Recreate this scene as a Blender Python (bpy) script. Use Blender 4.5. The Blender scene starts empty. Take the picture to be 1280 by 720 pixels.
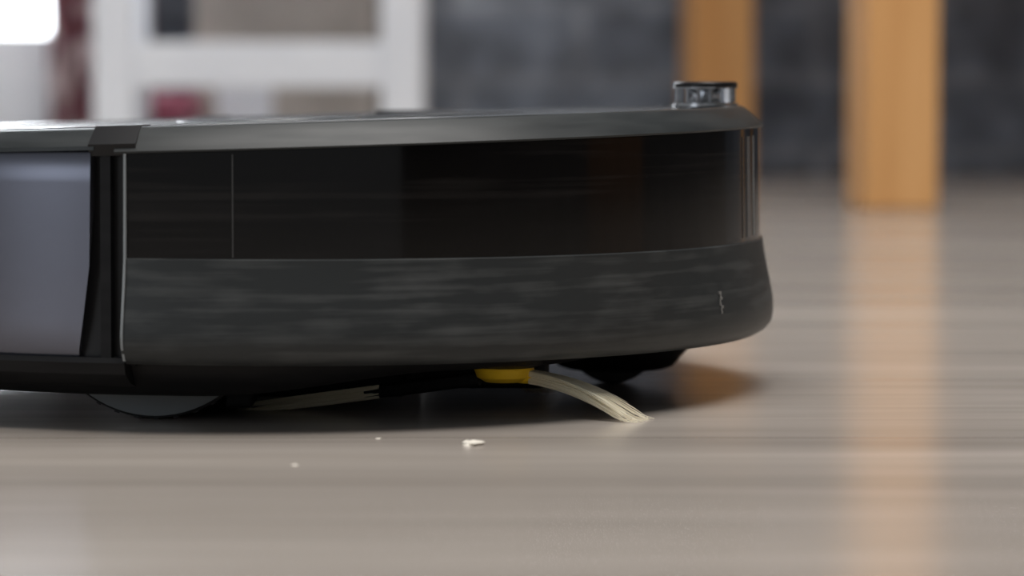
import bpy, math, random, bmesh
from mathutils import Vector
random.seed(4)
C=0.01
sc=bpy.context.scene
try: sc.view_settings.view_transform='Standard'
except Exception: pass
YH=80.0; H=11.05; F=4326.0

# ---------------- materials ----------------
def newmat(name, col, rough=.5, metal=0, spec=.5, **kw):
    m=bpy.data.materials.new(name); m.use_nodes=True
    b=m.node_tree.nodes['Principled BSDF']
    b.inputs['Base Color'].default_value=(*col,1)
    b.inputs['Roughness'].default_value=rough
    b.inputs['Metallic'].default_value=metal
    b.inputs['Specular IOR Level'].default_value=spec
    for k,v in kw.items(): b.inputs[k.replace('_',' ')].default_value=v
    return m
def streak(m, c1, c2, scale, lo=.4, hi=.65, detail=5, nscale=1.0, rough=None, bump=0, dist=0.0, patch=None):
    nt=m.node_tree; b=nt.nodes['Principled BSDF']
    tc=nt.nodes.new('ShaderNodeTexCoord'); mp=nt.nodes.new('ShaderNodeMapping')
    mp.inputs['Scale'].default_value=scale
    n=nt.nodes.new('ShaderNodeTexNoise'); n.inputs['Scale'].default_value=nscale; n.inputs['Detail'].default_value=detail
    n.inputs['Distortion'].default_value=dist
    r=nt.nodes.new('ShaderNodeValToRGB')
    r.color_ramp.elements[0].position=lo; r.color_ramp.elements[1].position=hi
    r.color_ramp.elements[0].color=(*c1,1); r.color_ramp.elements[1].color=(*c2,1)
    L=nt.links.new
    L(tc.outputs['Object'],mp.inputs[0]); L(mp.outputs[0],n.inputs['Vector'])
    fac=n.outputs['Fac']
    if patch:
        mp2=nt.nodes.new('ShaderNodeMapping'); mp2.inputs['Scale'].default_value=patch
        n2=nt.nodes.new('ShaderNodeTexNoise'); n2.inputs['Scale'].default_value=1; n2.inputs['Detail'].default_value=3
        L(tc.outputs['Object'],mp2.inputs[0]); L(mp2.outputs[0],n2.inputs['Vector'])
        ad=nt.nodes.new('ShaderNodeMath'); ad.operation='ADD'; L(n.outputs['Fac'],ad.inputs[0]); L(n2.outputs['Fac'],ad.inputs[1])
        ml=nt.nodes.new('ShaderNodeMath'); ml.operation='MULTIPLY'; ml.inputs[1].default_value=.5; L(ad.outputs[0],ml.inputs[0]); fac=ml.outputs[0]
    L(fac,r.inputs[0]); L(r.outputs[0],b.inputs['Base Color'])
    if rough:
        mr=nt.nodes.new('ShaderNodeMapRange'); mr.inputs['From Min'].default_value=lo; mr.inputs['From Max'].default_value=hi
        mr.inputs['To Min'].default_value=rough[0]; mr.inputs['To Max'].default_value=rough[1]
        L(fac,mr.inputs['Value']); L(mr.outputs[0],b.inputs['Roughness'])
    if bump:
        bp=nt.nodes.new('ShaderNodeBump'); bp.inputs['Strength'].default_value=bump; bp.inputs['Distance'].default_value=.002
        L(n.outputs['Fac'],bp.inputs['Height']); L(bp.outputs[0],b.inputs['Normal'])
    return m
M={}
M['rim']=streak(newmat('rim_plastic',(.06,.066,.068),.4,spec=.28),(.020,.023,.024),(.032,.036,.037),(30,30,300),.35,.7,rough=(.36,.48))
M['band']=streak(newmat('gloss_black_band',(.004,.004,.004),.1,spec=.42),(.0022,.0018,.0018),(.012,.0105,.010),(8,8,420),.52,.70,rough=(.09,.17),patch=(14,14,60))
M['lower']=streak(newmat('bumper_plastic',(.035,.037,.038),.5,spec=.32),(.028,.031,.032),(.072,.076,.076),(18,18,420),.48,.70,rough=(.42,.56),patch=(40,40,110))
M['panel']=streak(newmat('body_satin_paint',(.12,.12,.16),.3,.85),(.135,.14,.172),(.16,.165,.2),(8,8,14),.35,.7,rough=(.3,.34))
M['blk']=newmat('black_plastic',(.006,.006,.007),.35,spec=.3)
M['mblk']=streak(newmat('matte_black_chassis',(.008,.008,.009),.55,spec=.25),(.004,.004,.005),(.010,.010,.011),(30,30,200),.4,.7)
M['edge']=newmat('pale_edge_plastic',(.25,.27,.28),.35)  # pale grey for bumper lips, wheel rims and one painted band glint
M['button_glint']=newmat('button_glint_grey',(.09,.095,.1),.25)  # grey of the clean button and of the painted band glint
M['seam']=newmat('seam_grey',(.06,.06,.06),.3)
M['top']=newmat('top_satin_plate',(.09,.095,.10),.2)
M['rubber']=streak(newmat('wheel_rubber',(.02,.02,.02),.7),(.02,.02,.02),(.05,.05,.05),(60,60,60))
M['hub']=newmat('wheel_hub_grey',(.2,.2,.195),.4)
M['chrome']=newmat('beacon_chrome',(.75,.76,.78),.15,1.0)
M['yellow']=newmat('yellow_rubber',(.95,.6,.02),.4)
M['bristle']=newmat('pale_bristles',(.86,.78,.58),.5,Subsurface_Weight=.2)
M['clear']=newmat('smoked_clear_plastic',(.75,.77,.8),.04,Transmission_Weight=.95,IOR=1.3)
M['crumb']=newmat('crumb_white',(.8,.75,.66),.7)
M['white']=streak(newmat('white_paint',(.8,.82,.86),.4),(.80,.83,.89),(.88,.91,.96),(10,10,10))
M['wood']=streak(newmat('pine_wood',(.6,.33,.12),.45),(.62,.31,.11),(.76,.42,.17),(25,25,2),.35,.7,dist=.5,rough=(.4,.5))

# ---------------- mesh helpers ----------------
def mk(name, vs, fs, mat, parent=None, smooth=True, ang=30, loc=(0,0,0)):
    me=bpy.data.meshes.new(name); me.from_pydata([tuple(Vector(v)*C) for v in vs],[],fs); me.validate(); me.update()
    bm=bmesh.new(); bm.from_mesh(me); bmesh.ops.recalc_face_normals(bm,faces=bm.faces); bm.to_mesh(me); bm.free()
    if smooth:
        me.shade_smooth(); me.set_sharp_from_angle(angle=math.radians(ang))
    ob=bpy.data.objects.new(name,me); sc.collection.objects.link(ob)
    me.materials.append(mat); ob.location=Vector(loc)*C
    if parent: ob.parent=parent
    return ob
def empty(name, loc=(0,0,0), rz=0):
    e=bpy.data.objects.new(name,None); sc.collection.objects.link(e); e.location=Vector(loc)*C; e.rotation_euler[2]=rz; e.empty_display_size=.05
    return e
CY=[0.0]   # lateral coordinate used by the (slightly rolled) top plane
def sweep(name, fn, a0, a1, n, mat, parent, shr=None, ang=30):
    vs=[];fs=[];full=abs(a1-a0)>=359.9
    am=(a0+a1)/2; cnt=n if full else n+1; k=None
    for i in range(cnt):
        th=a0+(a1-a0)*i/n
        x0=17*math.cos(math.radians(th)); CY[0]=17*math.sin(math.radians(th))
        pts=fn(x0); k=len(pts)
        for r,z in pts:
            t=th if not shr else am+(th-am)*(1-shr(z))
            t=math.radians(t); vs.append((r*math.cos(t),r*math.sin(t),z))
    for i in range(n):
        j=(i+1)%cnt
        for q in range(k):
            q2=(q+1)%k
            fs.append((i*k+q,j*k+q,j*k+q2,i*k+q2))
    if not full:
        fs.append(tuple(range(k))); fs.append(tuple(range((cnt-1)*k,cnt*k)))
    CY[0]=0
    return mk(name,vs,fs,mat,parent,ang=ang)
def lathe(name, prof, n, mat, parent, loc=(0,0,0), axis='z'):
    vs=[];fs=[];k=len(prof)
    for i in range(n):
        t=2*math.pi*i/n
        for r,z in prof:
            p=(r*math.cos(t),r*math.sin(t),z)
            if axis=='y': p=(p[0],p[2],p[1])
            vs.append(p)
    for i in range(n):
        j=(i+1)%n
        for q in range(k-1): fs.append((i*k+q,j*k+q,j*k+q+1,i*k+q+1))
    fs.append(tuple(i*k for i in range(n))); fs.append(tuple(i*k+k-1 for i in range(n)))
    return mk(name,vs,fs,mat,parent,loc=loc)
def box(name, lo, hi, mat, parent=None, bev=.2):
    vs=[(x,y,z) for x in(lo[0],hi[0]) for y in(lo[1],hi[1]) for z in(lo[2],hi[2])]
    fs=[(0,1,3,2),(4,6,7,5),(0,4,5,1),(2,3,7,6),(0,2,6,4),(1,5,7,3)]
    o=mk(name,vs,fs,mat,parent,smooth=False)
    if bev:
        b=o.modifiers.new('bevel','BEVEL'); b.width=bev*C; b.segments=3
    return o

# ---------------- robot vacuum ----------------
XC,YC=-8.40,120.0
R=empty('robot_vacuum',(XC,YC,0))
zt=lambda x: 9.08+.53*(x+3)/20-.006*CY[0]
zbt=lambda x: 8.43+.54*(x+3)/20
zbb=lambda x: 5.26-.11*(x+3)/20
zb=lambda x: 2.03-.16*(x+3)/20
def f_rim(x):
    return [(15.7,zt(x)-.5),(15.7,zt(x)-.02),(16.3,zt(x)),(16.42,zt(x)-.05),(16.98,zbt(x)+.10),(17.05,zbt(x)+.02),(17.03,zbt(x)-.04),(16.5,zbt(x)-.04)]
def f_band(x):
    return [(16.2,zbb(x)-.1),(16.2,zbt(x)),(16.86,zbt(x)),(16.93,zbt(x)-.06),(16.97,zbb(x)+.08),(16.97,zbb(x)-.1)]
def f_low(x):
    b=zb(x)
    return [(15.6,b+.5),(15.8,zbb(x)),(16.98,zbb(x)),(17.05,zbb(x)-.04),(17.12,4.6),(17.3,3.7),(17.42,3.05),(17.43,b+.75),(17.38,b+.45),(17.2,b+.2),(16.9,b+.04),(16.5,b),(15.8,b+.02)]
BA=100.8
sweep('bumper_rim',f_rim,-BA-1,BA+1,150,M['rim'],R)
sweep('bumper_sensor_band',f_band,-BA,BA,150,M['band'],R)
sweep('bumper_lower',f_low,-BA,BA,150,M['lower'],R,ang=40)
for s in(-1,1):
    a=sorted([s*(BA-.22),s*(BA+.02)])
    sweep('bumper_end_lip',lambda x:[(16.6,zb(x)+.1),(16.6,zbt(x)),(17.02,zbt(x)-.05),(17.1,zbb(x)),(17.2,4.6),(17.36,3.7),(17.48,3.0),(17.45,zb(x)+.6),(17.2,zb(x)+.15)],a[0],a[1],2,M['edge'],R)
sweep('band_seam',lambda x:[(16.8,zbb(x)+.05),(16.8,zbt(x)-.15),(16.965,zbt(x)-.15),(17.0,zbb(x)+.05)],-89.80,-89.68,2,M['seam'],R)
for a,w,m in((-19.0,.18,'seam'),(-16.3,1.6,'button_glint'),(-13.4,.4,'edge')):  # pale strips stand in for vertical glints on the glossy band
    sweep('band_glint',lambda x:[(16.8,zbb(x)+.15),(16.8,zbt(x)-.3),(16.95,zbt(x)-.3),(16.99,zbb(x)+.15)],a-w/2,a+w/2,3,M[m],R)
for q in range(8):
    a=-29.4+random.uniform(-.2,.2); z0=3.0+q*.09
    sweep('scuff_mark',lambda x:[(17.25,z0),(17.2,z0+.09),(17.465-.16*(z0-2.9),z0+.09),(17.465-.16*(z0-2.9),z0)],a-random.uniform(.05,.3),a+random.uniform(.1,.35),2,M['hub'],R)
def f_brim(x): return [(15.7,zt(x)-.5),(15.7,zt(x)-.02),(16.3,zt(x)-.02),(16.45,zt(x)-.08),(16.98,zbt(x)+.2),(17.0,zbt(x)+.08),(16.5,zbt(x)+.06)]
def f_panel(x): return [(16.2,2.1),(16.2,8.45),(16.85,8.47),(16.95,8.40),(17.0,7.5),(17.02,5),(17.0,3.4),(16.9,2.5),(16.75,2.15)]
sweep('body_rim',f_brim,104,256,110,M['rim'],R)
sweep('body_side_panel',f_panel,104.4,255.6,110,M['panel'],R,shr=lambda z:.0+.022*max(0,(5.6-z)/3.4)**1.5,ang=60)
for s in(-1,1):
    a=sorted([s*100.2,s*108.0])
    sweep('bracket',lambda x:[(15.5,1.9),(15.5,8.8),(16.55,8.75),(16.6,2.0)],a[0],a[1],6,M['blk'],R)
    a=sorted([s*102.4,s*103.5])
    sweep('bracket_rib',lambda x:[(16.3,2.0),(16.3,8.8),(16.85,8.65),(16.9,2.2)],a[0],a[1],3,M['mblk'],R)
    a=sorted([s*99.6,s*104.6])
    sweep('bracket_tab',lambda x:[(15.3,zt(x)-.4),(15.3,zt(x)+.04),(16.35,zt(x)+.04),(17.0,zbt(x)+.25),(16.9,zbt(x)-.1)],a[0],a[1],4,M['blk'],R)
sweep('body_skirt',lambda x:[(15.5,1.2),(15.5,2.3),(16.9,2.25),(17.0,2.1),(16.9,1.75),(16.4,1.45)],100.9,259.1,110,M['mblk'],R)
def disc(name,r0,dz,th,mat,bev=.08,inner=None):
    n=160;vs=[];fs=[]
    prof=[(r0,-th),(r0,-bev),(r0-bev,0)]+([(inner,0),(inner-.1,-.03)] if inner else [])
    k=len(prof)
    for i in range(n):
        t=2*math.pi*i/n
        for r,z in prof:
            x=r*math.cos(t); CY[0]=r*math.sin(t); vs.append((x,r*math.sin(t),zt(x)+dz+z))
    for i in range(n):
        j=(i+1)%n
        for q in range(k-1): fs.append((i*k+q,j*k+q,j*k+q+1,i*k+q+1))
    fs.append(tuple(i*k+k-1 for i in range(n))); fs.append(tuple(i*k for i in range(n)))
    CY[0]=0
    return mk(name,vs,fs,mat,R)
disc('top_ring',15.72,-.03,.5,M['rim'])
disc('top_plate',14.6,.0,.3,M['top'],inner=10.5,bev=.04)
disc('clean_button',3.2,.0,.2,M['button_glint'],bev=.03)
CY[0]=12.6; zz=zt(4.8); CY[0]=0
box('bin_release',(3.2,12.2,zz-.1),(6.4,13.0,zz+.08),M['blk'],R,bev=.04)
bz=zt(15.2); bx=15.1
lathe('beacon_base',[(1.1,-.3),(1.12,.04),(1.12,.14),(.9,.16)],48,M['chrome'],R,(bx,0,bz))
lathe('beacon_seat',[(1.16,-.3),(1.16,.03)],48,M['blk'],R,(bx,0,bz))
lathe('beacon_lens',[(1.04,.17),(1.04,.66)],48,M['clear'],R,(bx,0,bz))
lathe('beacon_core',[(.5,.17),(.32,.4),(.55,.65)],32,M['chrome'],R,(bx,0,bz))
for q in range(12):
    t=2*math.pi*(q+.3)/12
    o=box('beacon_glint_bar',(-.05,-.05,.17),(.05,.05,.65),M['chrome'],R,bev=0); o.location=(Vector((bx+.8*math.cos(t),.8*math.sin(t),bz))*C); o.rotation_euler[2]=t+.6  # chrome bars added to give the clear lens its glints
lathe('beacon_cap',[(1.06,.66),(1.1,.70),(1.1,.83),(1.05,.87),(.95,.88)],48,M['blk'],R,(bx,0,bz))
lathe('beacon_cap_ring',[(1.115,.655),(1.115,.69)],48,M['chrome'],R,(bx,0,bz))
def ss(t): t=max(0,min(1,t)); return t*t*(3-2*t)
def zc(x): return .90+.66*ss((x+1)/7.5)+.4*ss((x-9.5)/4)
def chassis():
    rings=[(16.3,None,2.3),(16.25,1.0,None),(15.9,.45,None),(15.3,.12,None),(14.5,0,None),(11,0,None),(7,0,None),(3,0,None)]
    n=140;vs=[];fs=[]
    for i in range(n):
        t=2*math.pi*i/n
        for r,o,za in rings:
            x=r*math.cos(t)
            z=za if za else min(2.2,zc(x)+o)
            vs.append((x,r*math.sin(t),z))
    k=len(rings)
    for i in range(n):
        j=(i+1)%n
        for q in range(k-1): fs.append((i*k+q,j*k+q,j*k+q+1,i*k+q+1))
    fs.append(tuple(i*k for i in range(n))); fs.append(tuple(i*k+k-1 for i in range(n)))
    mk('chassis',vs,fs,M['mblk'],R,ang=50)
chassis()
lathe('core_body',[(15.6,2.0),(15.6,8.3)],96,M['mblk'],R)
for s in(-1,1):
    y0=s*11.6
    lathe('drive_wheel',[(2.6,-1.1),(3.3,-1.1),(3.55,-1.0),(3.6,-.7),(3.6,.7),(3.55,1.0),(3.3,1.1),(2.6,1.1)],72,M['rubber'],R,(-2.7,y0,3.6),'y')
    lathe('wheel_rim',[(3.38,-1.18),(3.48,-1.15),(3.48,-1.0),(3.2,-1.0)],72,M['edge'],R,(-2.7,y0,3.6),'y')
    for q in range(36):
        t=2*math.pi*q/36
        o=box('wheel_tread',(-.08,-.9,-.02),(.08,.9,.035),M['rubber'],R,bev=0)
        o.location=(Vector((-2.7+3.58*math.sin(t),y0,3.6+3.58*math.cos(t)))*C); o.rotation_euler[1]=t
box('wheel_guard',(-.6,-12.2,.3),(.3,-10.0,1.1),M['mblk'],R,bev=.15)
lathe('caster_wheel',[(1.0,-.9),(1.5,-.8),(1.6,-.4),(1.6,.4),(1.5,.8),(1.0,.9)],48,M['rubber'],R,(11.9,0,1.6),'y')
lathe('caster_housing',[(3.2,2.3),(2.8,1.5),(2.0,.6),(1.7,.5)],48,M['mblk'],R,(12.0,0,0))
box('roller_housing',(-3.5,-8,.25),(5,8,1.3),M['mblk'],R,bev=.2)  # roller housing, made larger to block light coming from behind
box('underbody_light_block',(5,-9,.6),(9.6,9,1.7),M['mblk'],R,bev=.3)  # dark box added to block backlight under the front
hx,hy,hz=8.15,-11.2,1.25
lathe('side_brush_hub',[(.88,.5),(.95,.2),(.86,-.05),(.6,-.2),(.2,-.23)],40,M['yellow'],R,(hx,hy,hz))
lathe('side_brush_mount',[(1.5,.9),(1.4,.4),(1.0,.27)],40,M['mblk'],R,(hx,hy,hz))
def tube(vs,fs,pts,rads,n=5):
    b=len(vs)
    for i,p in enumerate(pts):
        d=(pts[min(i+1,len(pts)-1)]-pts[max(i-1,0)]).normalized()
        u=d.cross(Vector((0,0,1))).normalized(); v=d.cross(u)
        for q in range(n):
            t=2*math.pi*q/n; vs.append(tuple(p+rads[i]*(u*math.cos(t)+v*math.sin(t))))
    for i in range(len(pts)-1):
        for q in range(n):
            fs.append((b+i*n+q,b+i*n+(q+1)%n,b+(i+1)*n+(q+1)%n,b+(i+1)*n+q))
    fs.append(tuple(b+q for q in range(n))); fs.append(tuple(b+(len(pts)-1)*n+q for q in range(n)))
def arm(dx,dy,curl,st=.25,droop=2.0,fan=1.0,stalk='yellow',cnt=110,e0=.8,base=.2,e1=1.08,rad=.026):
    d=Vector((dx,dy,0)); L=d.length; d.normalize(); s=Vector((-d.y,d.x,0))
    o=Vector((hx,hy,hz+.02))
    P=lambda t,w:o+d*L*t+s*(curl*math.sin(t*math.pi)*L+w)+Vector((0,0,-(hz-.05)*t**droop))
    vs=[];fs=[]
    tube(vs,fs,[P(st*k,0) for k in(.2,.5,.8,1.0,1.12)],[.24,.24,.24,.22,.2],10)
    mk('side_brush_stalk',vs,fs,M[stalk],R)
    vs=[];fs=[]
    for q in range(cnt):
        w=random.uniform(-1,1); h=random.uniform(-.2,.2); e=random.uniform(e0,e1)
        ts=[st+(e-st)*i/9 for i in range(10)]
        pts=[P(t,w*(base+.5*fan*(t-st)))+Vector((0,0,h)) for t in ts]
        for p in pts: p.z=max(p.z,.02)
        n=len(pts); rr=[rad]*(n-4)+[rad*.85,rad*.6,rad*.4,rad*.15]
        tube(vs,fs,pts,rr,4)
    mk('side_brush_bristles',vs,fs,M['bristle'],R)
arm(4.0,-1.8,.04,st=.2,droop=2.0,fan=1.3,cnt=240,e0=.45,e1=1.12,rad=.026)
arm(-8.0,1.6,-.03,st=.5,droop=.95,stalk='mblk',cnt=60,e0=.8,fan=.5)
arm(1.5,7,.05)

# ---------------- debris ----------------
def crumb(px,py,sx,sy,sz,name='food_crumb'):
    d=F*H/(py-YH); x=(px-640)*d/F
    vs=[];fs=[]
    n=9
    for z,k in((0,.9),(.6,1),(1,.6)):
        for i in range(n):
            t=2*math.pi*i/n; r=k*(1+random.uniform(-.3,.3))
            vs.append((sx*r*math.cos(t),sy*r*math.sin(t),sz*z*(1+random.uniform(-.3,.3))))
    for l in range(2):
        for i in range(n): fs.append((l*n+i,l*n+(i+1)%n,(l+1)*n+(i+1)%n,(l+1)*n+i))
    fs.append(tuple(range(n))); fs.append(tuple(range(2*n,3*n)))
    mk(name,vs,fs,M['crumb'],None,smooth=False,loc=(x,d,0.0))
crumb(590,557,.32,.42,.1); crumb(472,550,.07,.1,.03); crumb(367,583,.09,.1,.02)

# ---------------- room ----------------
WY=352
fm=newmat('laminate_floor',(.3,.27,.24),.3,spec=.32)
nt=fm.node_tree;b=nt.nodes['Principled BSDF'];L=nt.links.new
tc=nt.nodes.new('ShaderNodeTexCoord')
def noise(scale,detail,dist=0):
    mp=nt.nodes.new('ShaderNodeMapping'); mp.inputs['Scale'].default_value=scale
    n=nt.nodes.new('ShaderNodeTexNoise'); n.inputs['Scale'].default_value=1; n.inputs['Detail'].default_value=detail; n.inputs['Distortion'].default_value=dist
    L(tc.outputs['Object'],mp.inputs[0]); L(mp.outputs[0],n.inputs['Vector']); return n
n1=noise((1.6,16,1),4,.5); n2=noise((5,80,1),3)
r1=nt.nodes.new('ShaderNodeValToRGB'); r1.color_ramp.elements[0].position=.3; r1.color_ramp.elements[1].position=.7
r1.color_ramp.elements[0].color=(.37,.33,.293,1); r1.color_ramp.elements[1].color=(.50,.452,.405,1)
r2=nt.nodes.new('ShaderNodeValToRGB'); r2.color_ramp.elements[0].position=.32; r2.color_ramp.elements[1].position=.6
r2.color_ramp.elements[0].color=(.88,.87,.86,1); r2.color_ramp.elements[1].color=(1,1,1,1)
L(n1.outputs['Fac'],r1.inputs[0]); L(n2.outputs['Fac'],r2.inputs[0])
mx=nt.nodes.new('ShaderNodeMixRGB'); mx.blend_type='MULTIPLY'; mx.inputs[0].default_value=1
L(r1.outputs[0],mx.inputs[1]); L(r2.outputs[0],mx.inputs[2])
br=nt.nodes.new('ShaderNodeTexBrick'); br.inputs['Scale'].default_value=1; br.inputs['Brick Width'].default_value=1.3; br.inputs['Row Height'].default_value=.19
br.inputs['Mortar Size'].default_value=.0008; br.inputs['Color1'].default_value=(1,1,1,1); br.inputs['Color2'].default_value=(.95,.945,.94,1); br.inputs['Mortar'].default_value=(.7,.68,.66,1)
mpb=nt.nodes.new('ShaderNodeMapping'); mpb.inputs['Location'].default_value=(.35,.12,0)
L(tc.outputs['Object'],mpb.inputs[0]); L(mpb.outputs[0],br.inputs['Vector'])
mx2=nt.nodes.new('ShaderNodeMixRGB'); mx2.blend_type='MULTIPLY'; mx2.inputs[0].default_value=1
L(mx.outputs[0],mx2.inputs[1]); L(br.outputs['Color'],mx2.inputs[2]); L(mx2.outputs[0],b.inputs['Base Color'])
mr=nt.nodes.new('ShaderNodeMapRange'); mr.inputs['To Min'].default_value=.16; mr.inputs['To Max'].default_value=.22
L(n1.outputs['Fac'],mr.inputs['Value']); L(mr.outputs[0],b.inputs['Roughness'])
box('floor',(-260,-300,-4),(260,WY+12,0),fm,bev=0)

wm=newmat('slate_brick_wall',(.07,.08,.1),.7)
nt=wm.node_tree;b=nt.nodes['Principled BSDF'];L=nt.links.new
tc=nt.nodes.new('ShaderNodeTexCoord'); mp=nt.nodes.new('ShaderNodeMapping'); mp.inputs['Rotation'].default_value=(math.radians(90),0,0); mp.inputs['Location'].default_value=(.05,.02,0)
br=nt.nodes.new('ShaderNodeTexBrick'); br.inputs['Scale'].default_value=1; br.inputs['Brick Width'].default_value=.24; br.inputs['Row Height'].default_value=.075; br.inputs['Mortar Size'].default_value=.007
br.inputs['Color1'].default_value=(.115,.133,.165,1); br.inputs['Color2'].default_value=(.155,.176,.215,1); br.inputs['Mortar'].default_value=(.2,.22,.255,1)
n=nt.nodes.new('ShaderNodeTexNoise'); n.inputs['Scale'].default_value=26; n.inputs['Detail'].default_value=4
r=nt.nodes.new('ShaderNodeValToRGB'); r.color_ramp.elements[0].position=.36; r.color_ramp.elements[1].position=.68
r.color_ramp.elements[0].color=(.75,.75,.76,1); r.color_ramp.elements[1].color=(1.7,1.7,1.7,1)
mx=nt.nodes.new('ShaderNodeMixRGB'); mx.blend_type='MULTIPLY'; mx.inputs[0].default_value=1
L(tc.outputs['Object'],mp.inputs[0]); L(mp.outputs[0],br.inputs['Vector']); L(tc.outputs['Object'],n.inputs['Vector']); L(n.outputs['Fac'],r.inputs[0])
L(br.outputs['Color'],mx.inputs[1]); L(r.outputs[0],mx.inputs[2]); L(mx.outputs[0],b.inputs['Base Color'])
bp=nt.nodes.new('ShaderNodeBump'); bp.inputs['Strength'].default_value=.3; bp.inputs['Distance'].default_value=.008
L(n.outputs['Fac'],bp.inputs['Height']); L(bp.outputs[0],b.inputs['Normal'])
DX0,DX1,DH=-150,-42,205
wb=empty('wall_back')
box('wall_section_right',(DX1,WY,0),(260,WY+12,260),wm,wb,bev=0)
box('wall_section_left',(-260,WY,0),(DX0,WY+12,260),wm,wb,bev=0)
box('wall_lintel',(DX0,WY,DH),(DX1,WY+12,260),wm,wb,bev=0)
D=empty('door_1')
def dbox(nm,lo,hi,m=M['white'],p=D): return box(nm,lo,hi,m,p,bev=.3)
dbox('frame_left',(DX0,WY,0),(DX0+5,WY+8,DH)); dbox('frame_right',(DX1-4,WY,0),(DX1,WY+8,DH)); dbox('frame_head',(DX0+5,WY,DH-5),(DX1-4,WY+8,DH))
dbox('bottom_rail',(DX0+5,WY+1,0),(DX1-4,WY+6,14.2)); dbox('mid_stile',(-98,WY+1,14.2),(-93,WY+6,DH-5))
gl=newmat('door_glass',(1,1,1),0,Transmission_Weight=1.0,IOR=1.05)
dbox('pane',(DX0+5,WY+3,14.2),(DX1-4,WY+3.5,DH-5),gl)
# unseen right-hand wall and dark door, added for the gloss band to reflect
pw_=streak(newmat('dark_plaster',(.08,.08,.08),.85),(.07,.07,.073),(.09,.09,.094),(3,3,3))
box('added_wall_right',(260,-300,0),(270,WY,260),pw_,None,bev=0)
dw=streak(newmat('dark_door_wood',(.2,.1,.05),.6),(.17,.085,.04),(.24,.12,.06),(10,10,1))
D2=empty('added_door')
dbox('added_door_leaf',(257,62,0.2),(259.9,140,202),dw,D2)
for y in(56,140): dbox('added_door_jamb',(256,y,0),(259.9,y+6,208),pw_,D2)
dbox('added_door_head',(256,62,202),(259.9,140,208),pw_,D2)

cm=newmat('red_patterned_fabric',(.4,.05,.07),.9)
streak(cm,(.2,.02,.05),(.8,.66,.68),(26,26,26),.42,.56,2)
vs=[];fs=[];n=60
for i in range(n+1):
    x=-46.5+10*i/n; y=WY-5+1.6*math.sin(i*.75)
    for z in(1.0,60,120,200): vs.append((x+ (.3*math.sin(z)),y,z))
for i in range(n):
    for q in range(3): fs.append((i*4+q,(i+1)*4+q,(i+1)*4+q+1,i*4+q+1))
cu=mk('curtain',vs,fs,cm); so=cu.modifiers.new('thick','SOLIDIFY'); so.thickness=.003

S=empty('step_stool',(-22.1,308,0))
w,dp=14.3,7
for sx in(-1,1):
    for sy in(-1,1):
        x=sx*(w-1.8); y=sy*(dp-1.2)
        box('leg',(x-1.8,y-1.2,0),(x+1.8,y+1.2,44),M['white'],S,bev=.3)
    box('side_rail',(sx*(w-1.8)-1.0,-dp+2.4,9.0),(sx*(w-1.8)+1.0,dp-2.4,12.8),M['white'],S)
    box('side_rail_top',(sx*(w-1.8)-1.0,-dp+2.4,39),(sx*(w-1.8)+1.0,dp-2.4,44),M['white'],S)
box('front_rail',(-w+3.6,-dp+.2,9.0),(w-3.6,-dp+2.4,13.0),M['white'],S)
box('lower_step',(-w+3.6,-dp+2.4,11.4),(w-3.6,2,13.0),M['white'],S)
box('seat',(-w-1,-dp-1,44),(w+1,dp+1,46.5),M['white'],S,bev=.6)
bm_=streak(newmat('taupe_board',(.25,.22,.19),.8),(.42,.385,.35),(.52,.48,.44),(20,20,20))
P=empty('storage_box',(-22,340,0))
box('carton_body',(-8.6,-6,0),(8.8,6,24),bm_,P); box('carton_lid',(-9.1,-6.5,24),(9.3,6.5,27),M['white'],P)
box('carton_label',(-6.5,-6.15,2),(-1,-5.9,9.2),M['white'],P,bev=0)
rc=streak(newmat('pink_towel_cloth',(.3,.03,.05),.95),(.2,.03,.06),(.45,.22,.27),(40,40,40),.4,.6)
TW=empty('folded_towel',(-32.5,330,0))
for q in range(3):
    box('towel_fold',(-3.4+.2*q,-5,.02+q*2.8),(3.6-.3*q,5,2.75+q*2.8),rc,TW,bev=1.2)

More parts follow.
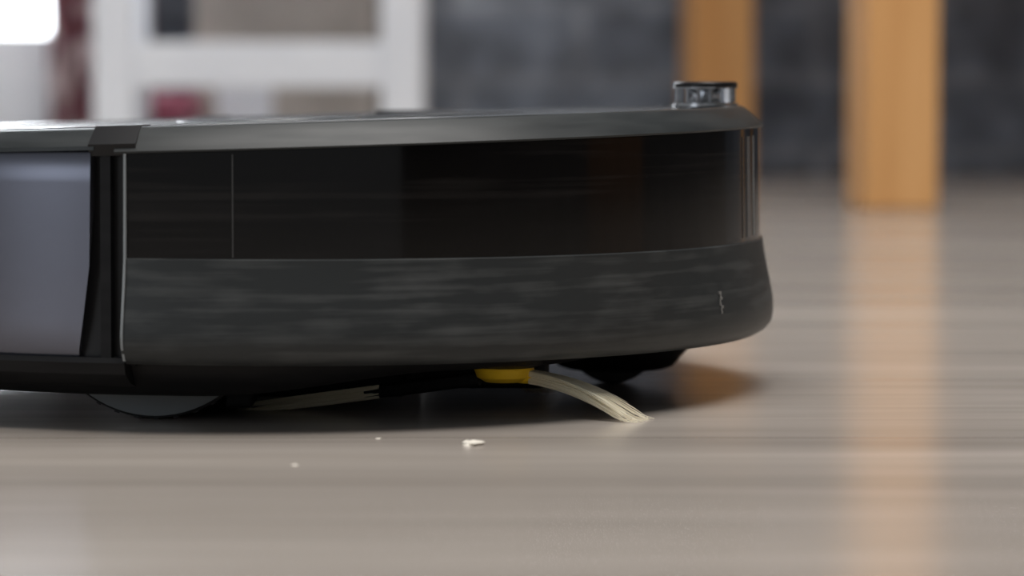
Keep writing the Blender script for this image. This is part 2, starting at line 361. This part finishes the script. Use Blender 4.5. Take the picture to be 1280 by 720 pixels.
T=empty('dining_table',(29.1,262.7+2.6,0),math.atan2(10,59))
LW=2.9; Ly=59.7; Lx=92
for nm,x,y in(('leg_1',0,0),('leg_2',0,Ly),('leg_3',Lx,0),('leg_4',Lx,Ly)):
    box(nm,(x-LW,y-LW,0),(x+LW,y+LW,70),M['wood'],T,bev=.35)
box('apron_side',(-1.2,LW,62),(1.2,Ly-LW,70),M['wood'],T); box('apron_side_2',(Lx-1.2,LW,62),(Lx+1.2,Ly-LW,70),M['wood'],T)
box('apron_front',(LW,-1.2,62),(Lx-LW,1.2,70),M['wood'],T); box('apron_back',(LW,Ly-1.2,62),(Lx-LW,Ly+1.2,70),M['wood'],T)
box('tabletop',(-5,-5,70),(Lx+5,Ly+4.5,73),M['wood'],T,bev=.6)

# ---------------- lights ----------------
def area(name,loc,target,sx,sy,pw,col):
    l=bpy.data.lights.new(name,'AREA'); l.shape='RECTANGLE'; l.size=sx; l.size_y=sy; l.energy=pw; l.color=col
    o=bpy.data.objects.new(name,l); sc.collection.objects.link(o); o.location=loc
    o.rotation_euler=(Vector(target)-Vector(loc)).to_track_quat('-Z','Y').to_euler()
area('patio_daylight',(-1.0,3.95,1.2),(-.9,0,.9),1.6,2.3,90,(.9,.95,1))
area('ceiling_lamp',(.3,.95,2.3),(.1,1.15,0),1.6,1.6,67,(1,.965,.93))
area('added_side_fill',(-2.1,-.9,.9),(-.2,1.2,0),1.1,1.3,10,(.85,.92,1))  # added unseen soft fill, reflects in the body side panel
w=bpy.data.worlds.new('World'); sc.world=w; w.use_nodes=True
w.node_tree.nodes['Background'].inputs[0].default_value=(.92,.96,1,1); w.node_tree.nodes['Background'].inputs[1].default_value=.2

# ---------------- camera ----------------
cam=bpy.data.cameras.new('camera'); co=bpy.data.objects.new('camera',cam); sc.collection.objects.link(co)
co.location=(0,0,H*C); co.rotation_euler=(math.radians(90)-math.atan((360-YH)/F),0,0)
cam.sensor_width=36; cam.lens=F/1280*36; cam.clip_start=.05
cam.dof.use_dof=True; cam.dof.focus_distance=1.08; cam.dof.aperture_fstop=10
sc.camera=co
